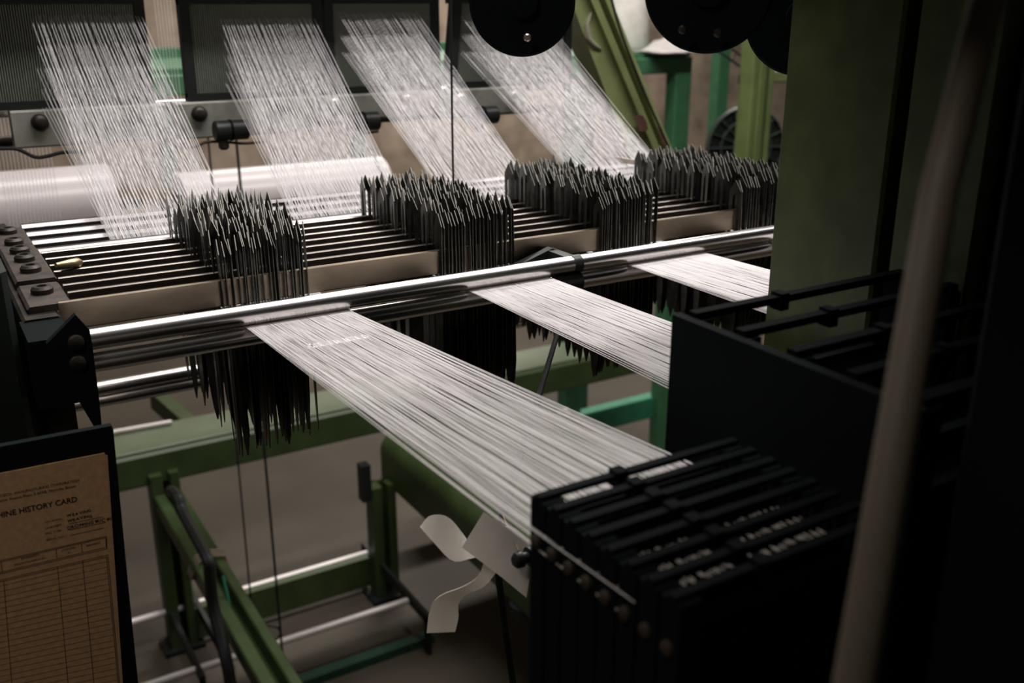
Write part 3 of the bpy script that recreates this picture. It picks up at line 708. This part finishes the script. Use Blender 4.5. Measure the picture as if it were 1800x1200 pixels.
def textmesh(body, bold=False):
    cu = bpy.data.curves.new('t', 'FONT'); cu.body = body; cu.size = 1; cu.resolution_u = 3
    if bold: cu.offset = .018
    ob = bpy.data.objects.new('t', cu); COL.objects.link(ob)
    dgp = bpy.context.evaluated_depsgraph_get(); me = bpy.data.meshes.new_from_object(ob.evaluated_get(dgp))
    vs = [v.co.copy() for v in me.vertices]; fs = [tuple(p.vertices) for p in me.polygons]
    bpy.data.objects.remove(ob); bpy.data.meshes.remove(me); bpy.data.curves.remove(cu)
    return vs, fs
def text(mb, body, a, b, hscale=1.0, bold=False, jit=0):
    p, q_ = P(*a, YC-.0002), P(*b, YC-.0002); d = q_-p; Lx = d.length; d.normalize(); upv = Vector((-d.z, 0, d.x))
    if not jit:
        vs, fs = textmesh(body, bold); w = max(v.x for v in vs); s = Lx/w
        mb.add([p+d*(v.x*s)+upv*(v.y*s*hscale) for v in vs], fs, 1)
    else:
        gl = []; adv = 0
        for ch in body:
            if ch == ' ': adv += .32; continue
            vs, fs = textmesh(ch, bold); x0 = min(v.x for v in vs); x1 = max(v.x for v in vs)
            gl.append((adv, x0, vs, fs)); adv += (x1-x0)+.11
        s = Lx/adv
        for adv0, x0, vs, fs in gl:
            a_ = RND.uniform(-.10, .10); dy = RND.uniform(-.06, .05)*s; ca, sa = math.cos(a_), math.sin(a_)
            mb.add([p+d*((adv0+(v.x-x0)*ca-v.y*sa)*s)+upv*(dy+((v.x-x0)*sa+v.y*ca)*s*hscale) for v in vs], fs, 1)
card = MB()
tl = ex((189,797), (0,833), 1.9); bl = (tl[0]+45, 1330)
card.prism([P(183.5,796,YC), P(185,799.5,YC), P(189,800,YC), P(*ex((189,800),(216,1200),1.32),YC), P(*bl,YC), P(*tl,YC)], (0,.0008,0), 0)
text(card, 'OTECH  MANUFACTURING CORPORATION', (-4,875), (139,846), 1.15)
text(card, 'ration Avenue Phase II AFAB, Mariveles Bataan', (-4,883), (133,856), 1.2)
text(card, 'MACHINE HISTORY CARD', (-38,918), (136,881), 1.1, True)
text(card, 'LOCATION :', (80,919), (111,912.5)); text(card, 'LINE/DEPT :', (80,930), (111,923)); text(card, 'M/C TYPE :', (80,940), (111,933)); text(card, 'SERIAL NO. :', (81,951), (117,943))
text(card, 'WEAVING', (117,909), (161,899), .95, True, 1); text(card, 'WEAVING', (118,918), (163,908), .95, True, 1); text(card, 'DROPPING M/C #1', (119,930.5), (196,913), 1.1, True, 1)
for a, b in (((121,920.5),(181,908)),((121,931.5),(186,917.5)),((123,941),(183,927.5))): cardline(card, a, b)
for dx, dy in ((0,0),(-1.5,2.6)):
    cardline(card, (-60,999+dy), (187+dx,942+dy)); cardline(card, (-60,1022.5-dy), (188+dx,964-dy)); cardline(card, (187+dx,942+dy), (188+dx,964-dy))
for x0, y0, x1, y1 in ((2,988,4,1005),(98.5,964,100,981),(143,954,144.5,971)): cardline(card, (x0,y0), (x1,y1))
text(card, 'SPAREPARTS', (37,984), (69,976)); text(card, 'REQUESTED/REPLACED', (25,994), (80,981.5)); text(card, 'ATTENDED', (108,969.5), (133,962.5)); text(card, 'BY', (119,973), (125,971.5)); text(card, 'REMARKS', (152,961), (176,954.5))
cardline(card, (-60,1033.5), (189,975)); cardline(card, (-60,1036.5), (187,978.5))
for k in range(28):
    yr = 986.5+9.9*k; cardline(card, (-60, yr+57), (187+k*.9, yr), .0002)
for (x0, y0, x1, y1) in ((6.5,1021,20.5,1200),(101,996,119.5,1200),(145,986,165,1200),(187,978,207.5,1200),(189.5,975,210,1200)):
    e = ex((x0,y0), (x1,y1), 1.3); cardline(card, (x0,y0), e)
single(card, 'history_card', [M['kraft'], M['ink']], 'brown paper machine history card with printed table and handwriting', 'card')

# ================================================================== light: ceiling lamps of the hall and added fill lights
def area(name, loc, rot, sx, sy, power, col=(1, .95, .90)):
    l = bpy.data.lights.new(name, 'AREA'); l.shape = 'RECTANGLE'; l.size = sx; l.size_y = sy; l.energy = power; l.color = col
    o = bpy.data.objects.new(name, l); COL.objects.link(o); o.location = loc; o.rotation_euler = [math.radians(a) for a in rot]
    return o
area('lamp_over_loom', (1.0, .74, 2.75), (0, 0, 0), 2.0, .16, 36, (1, .96, .94))
area('lamp_behind_loom', (1.1, 2.0, 2.75), (-15, 0, 0), 2.0, .16, 32, (1, .96, .94))
area('lamp_hall_back', (2.8, 4.4, 3.1), (0, 0, 0), 3.0, .3, 132, (1, .94, .87))
area('card_fill', (-.30, .22, 2.0), (20, -8, 0), .25, .06, 1.6, (1, .90, .76))  # made-up fill light, added to brighten the history card
area('ceiling_fill', (.9, 1.3, 2.85), (180, 0, 0), 3.0, .2, 21, (1, .97, .93))  # added upward fill, brightens the ceiling for soft ambient and rod reflections
w = bpy.data.worlds.new('World'); scene.world = w; w.use_nodes = True
w.node_tree.nodes['Background'].inputs[0].default_value = (.55, .62, .60, 1); w.node_tree.nodes['Background'].inputs[1].default_value = .010

# ================================================================== camera
cam = bpy.data.cameras.new('Camera'); cam.lens = 35; cam.sensor_width = 36; cam.clip_start = .02
co = bpy.data.objects.new('Camera', cam); COL.objects.link(co); co.location = (0, 0, H)
co.rotation_euler = (math.pi/2-PITCH, 0, -AZ)
cam.dof.use_dof = True; cam.dof.focus_distance = .76; cam.dof.aperture_fstop = 8.5
scene.camera = co
vs = scene.view_settings; vs.view_transform = 'Standard'; vs.look = 'None'; vs.exposure = 0; vs.gamma = 1; vs.use_curve_mapping = False
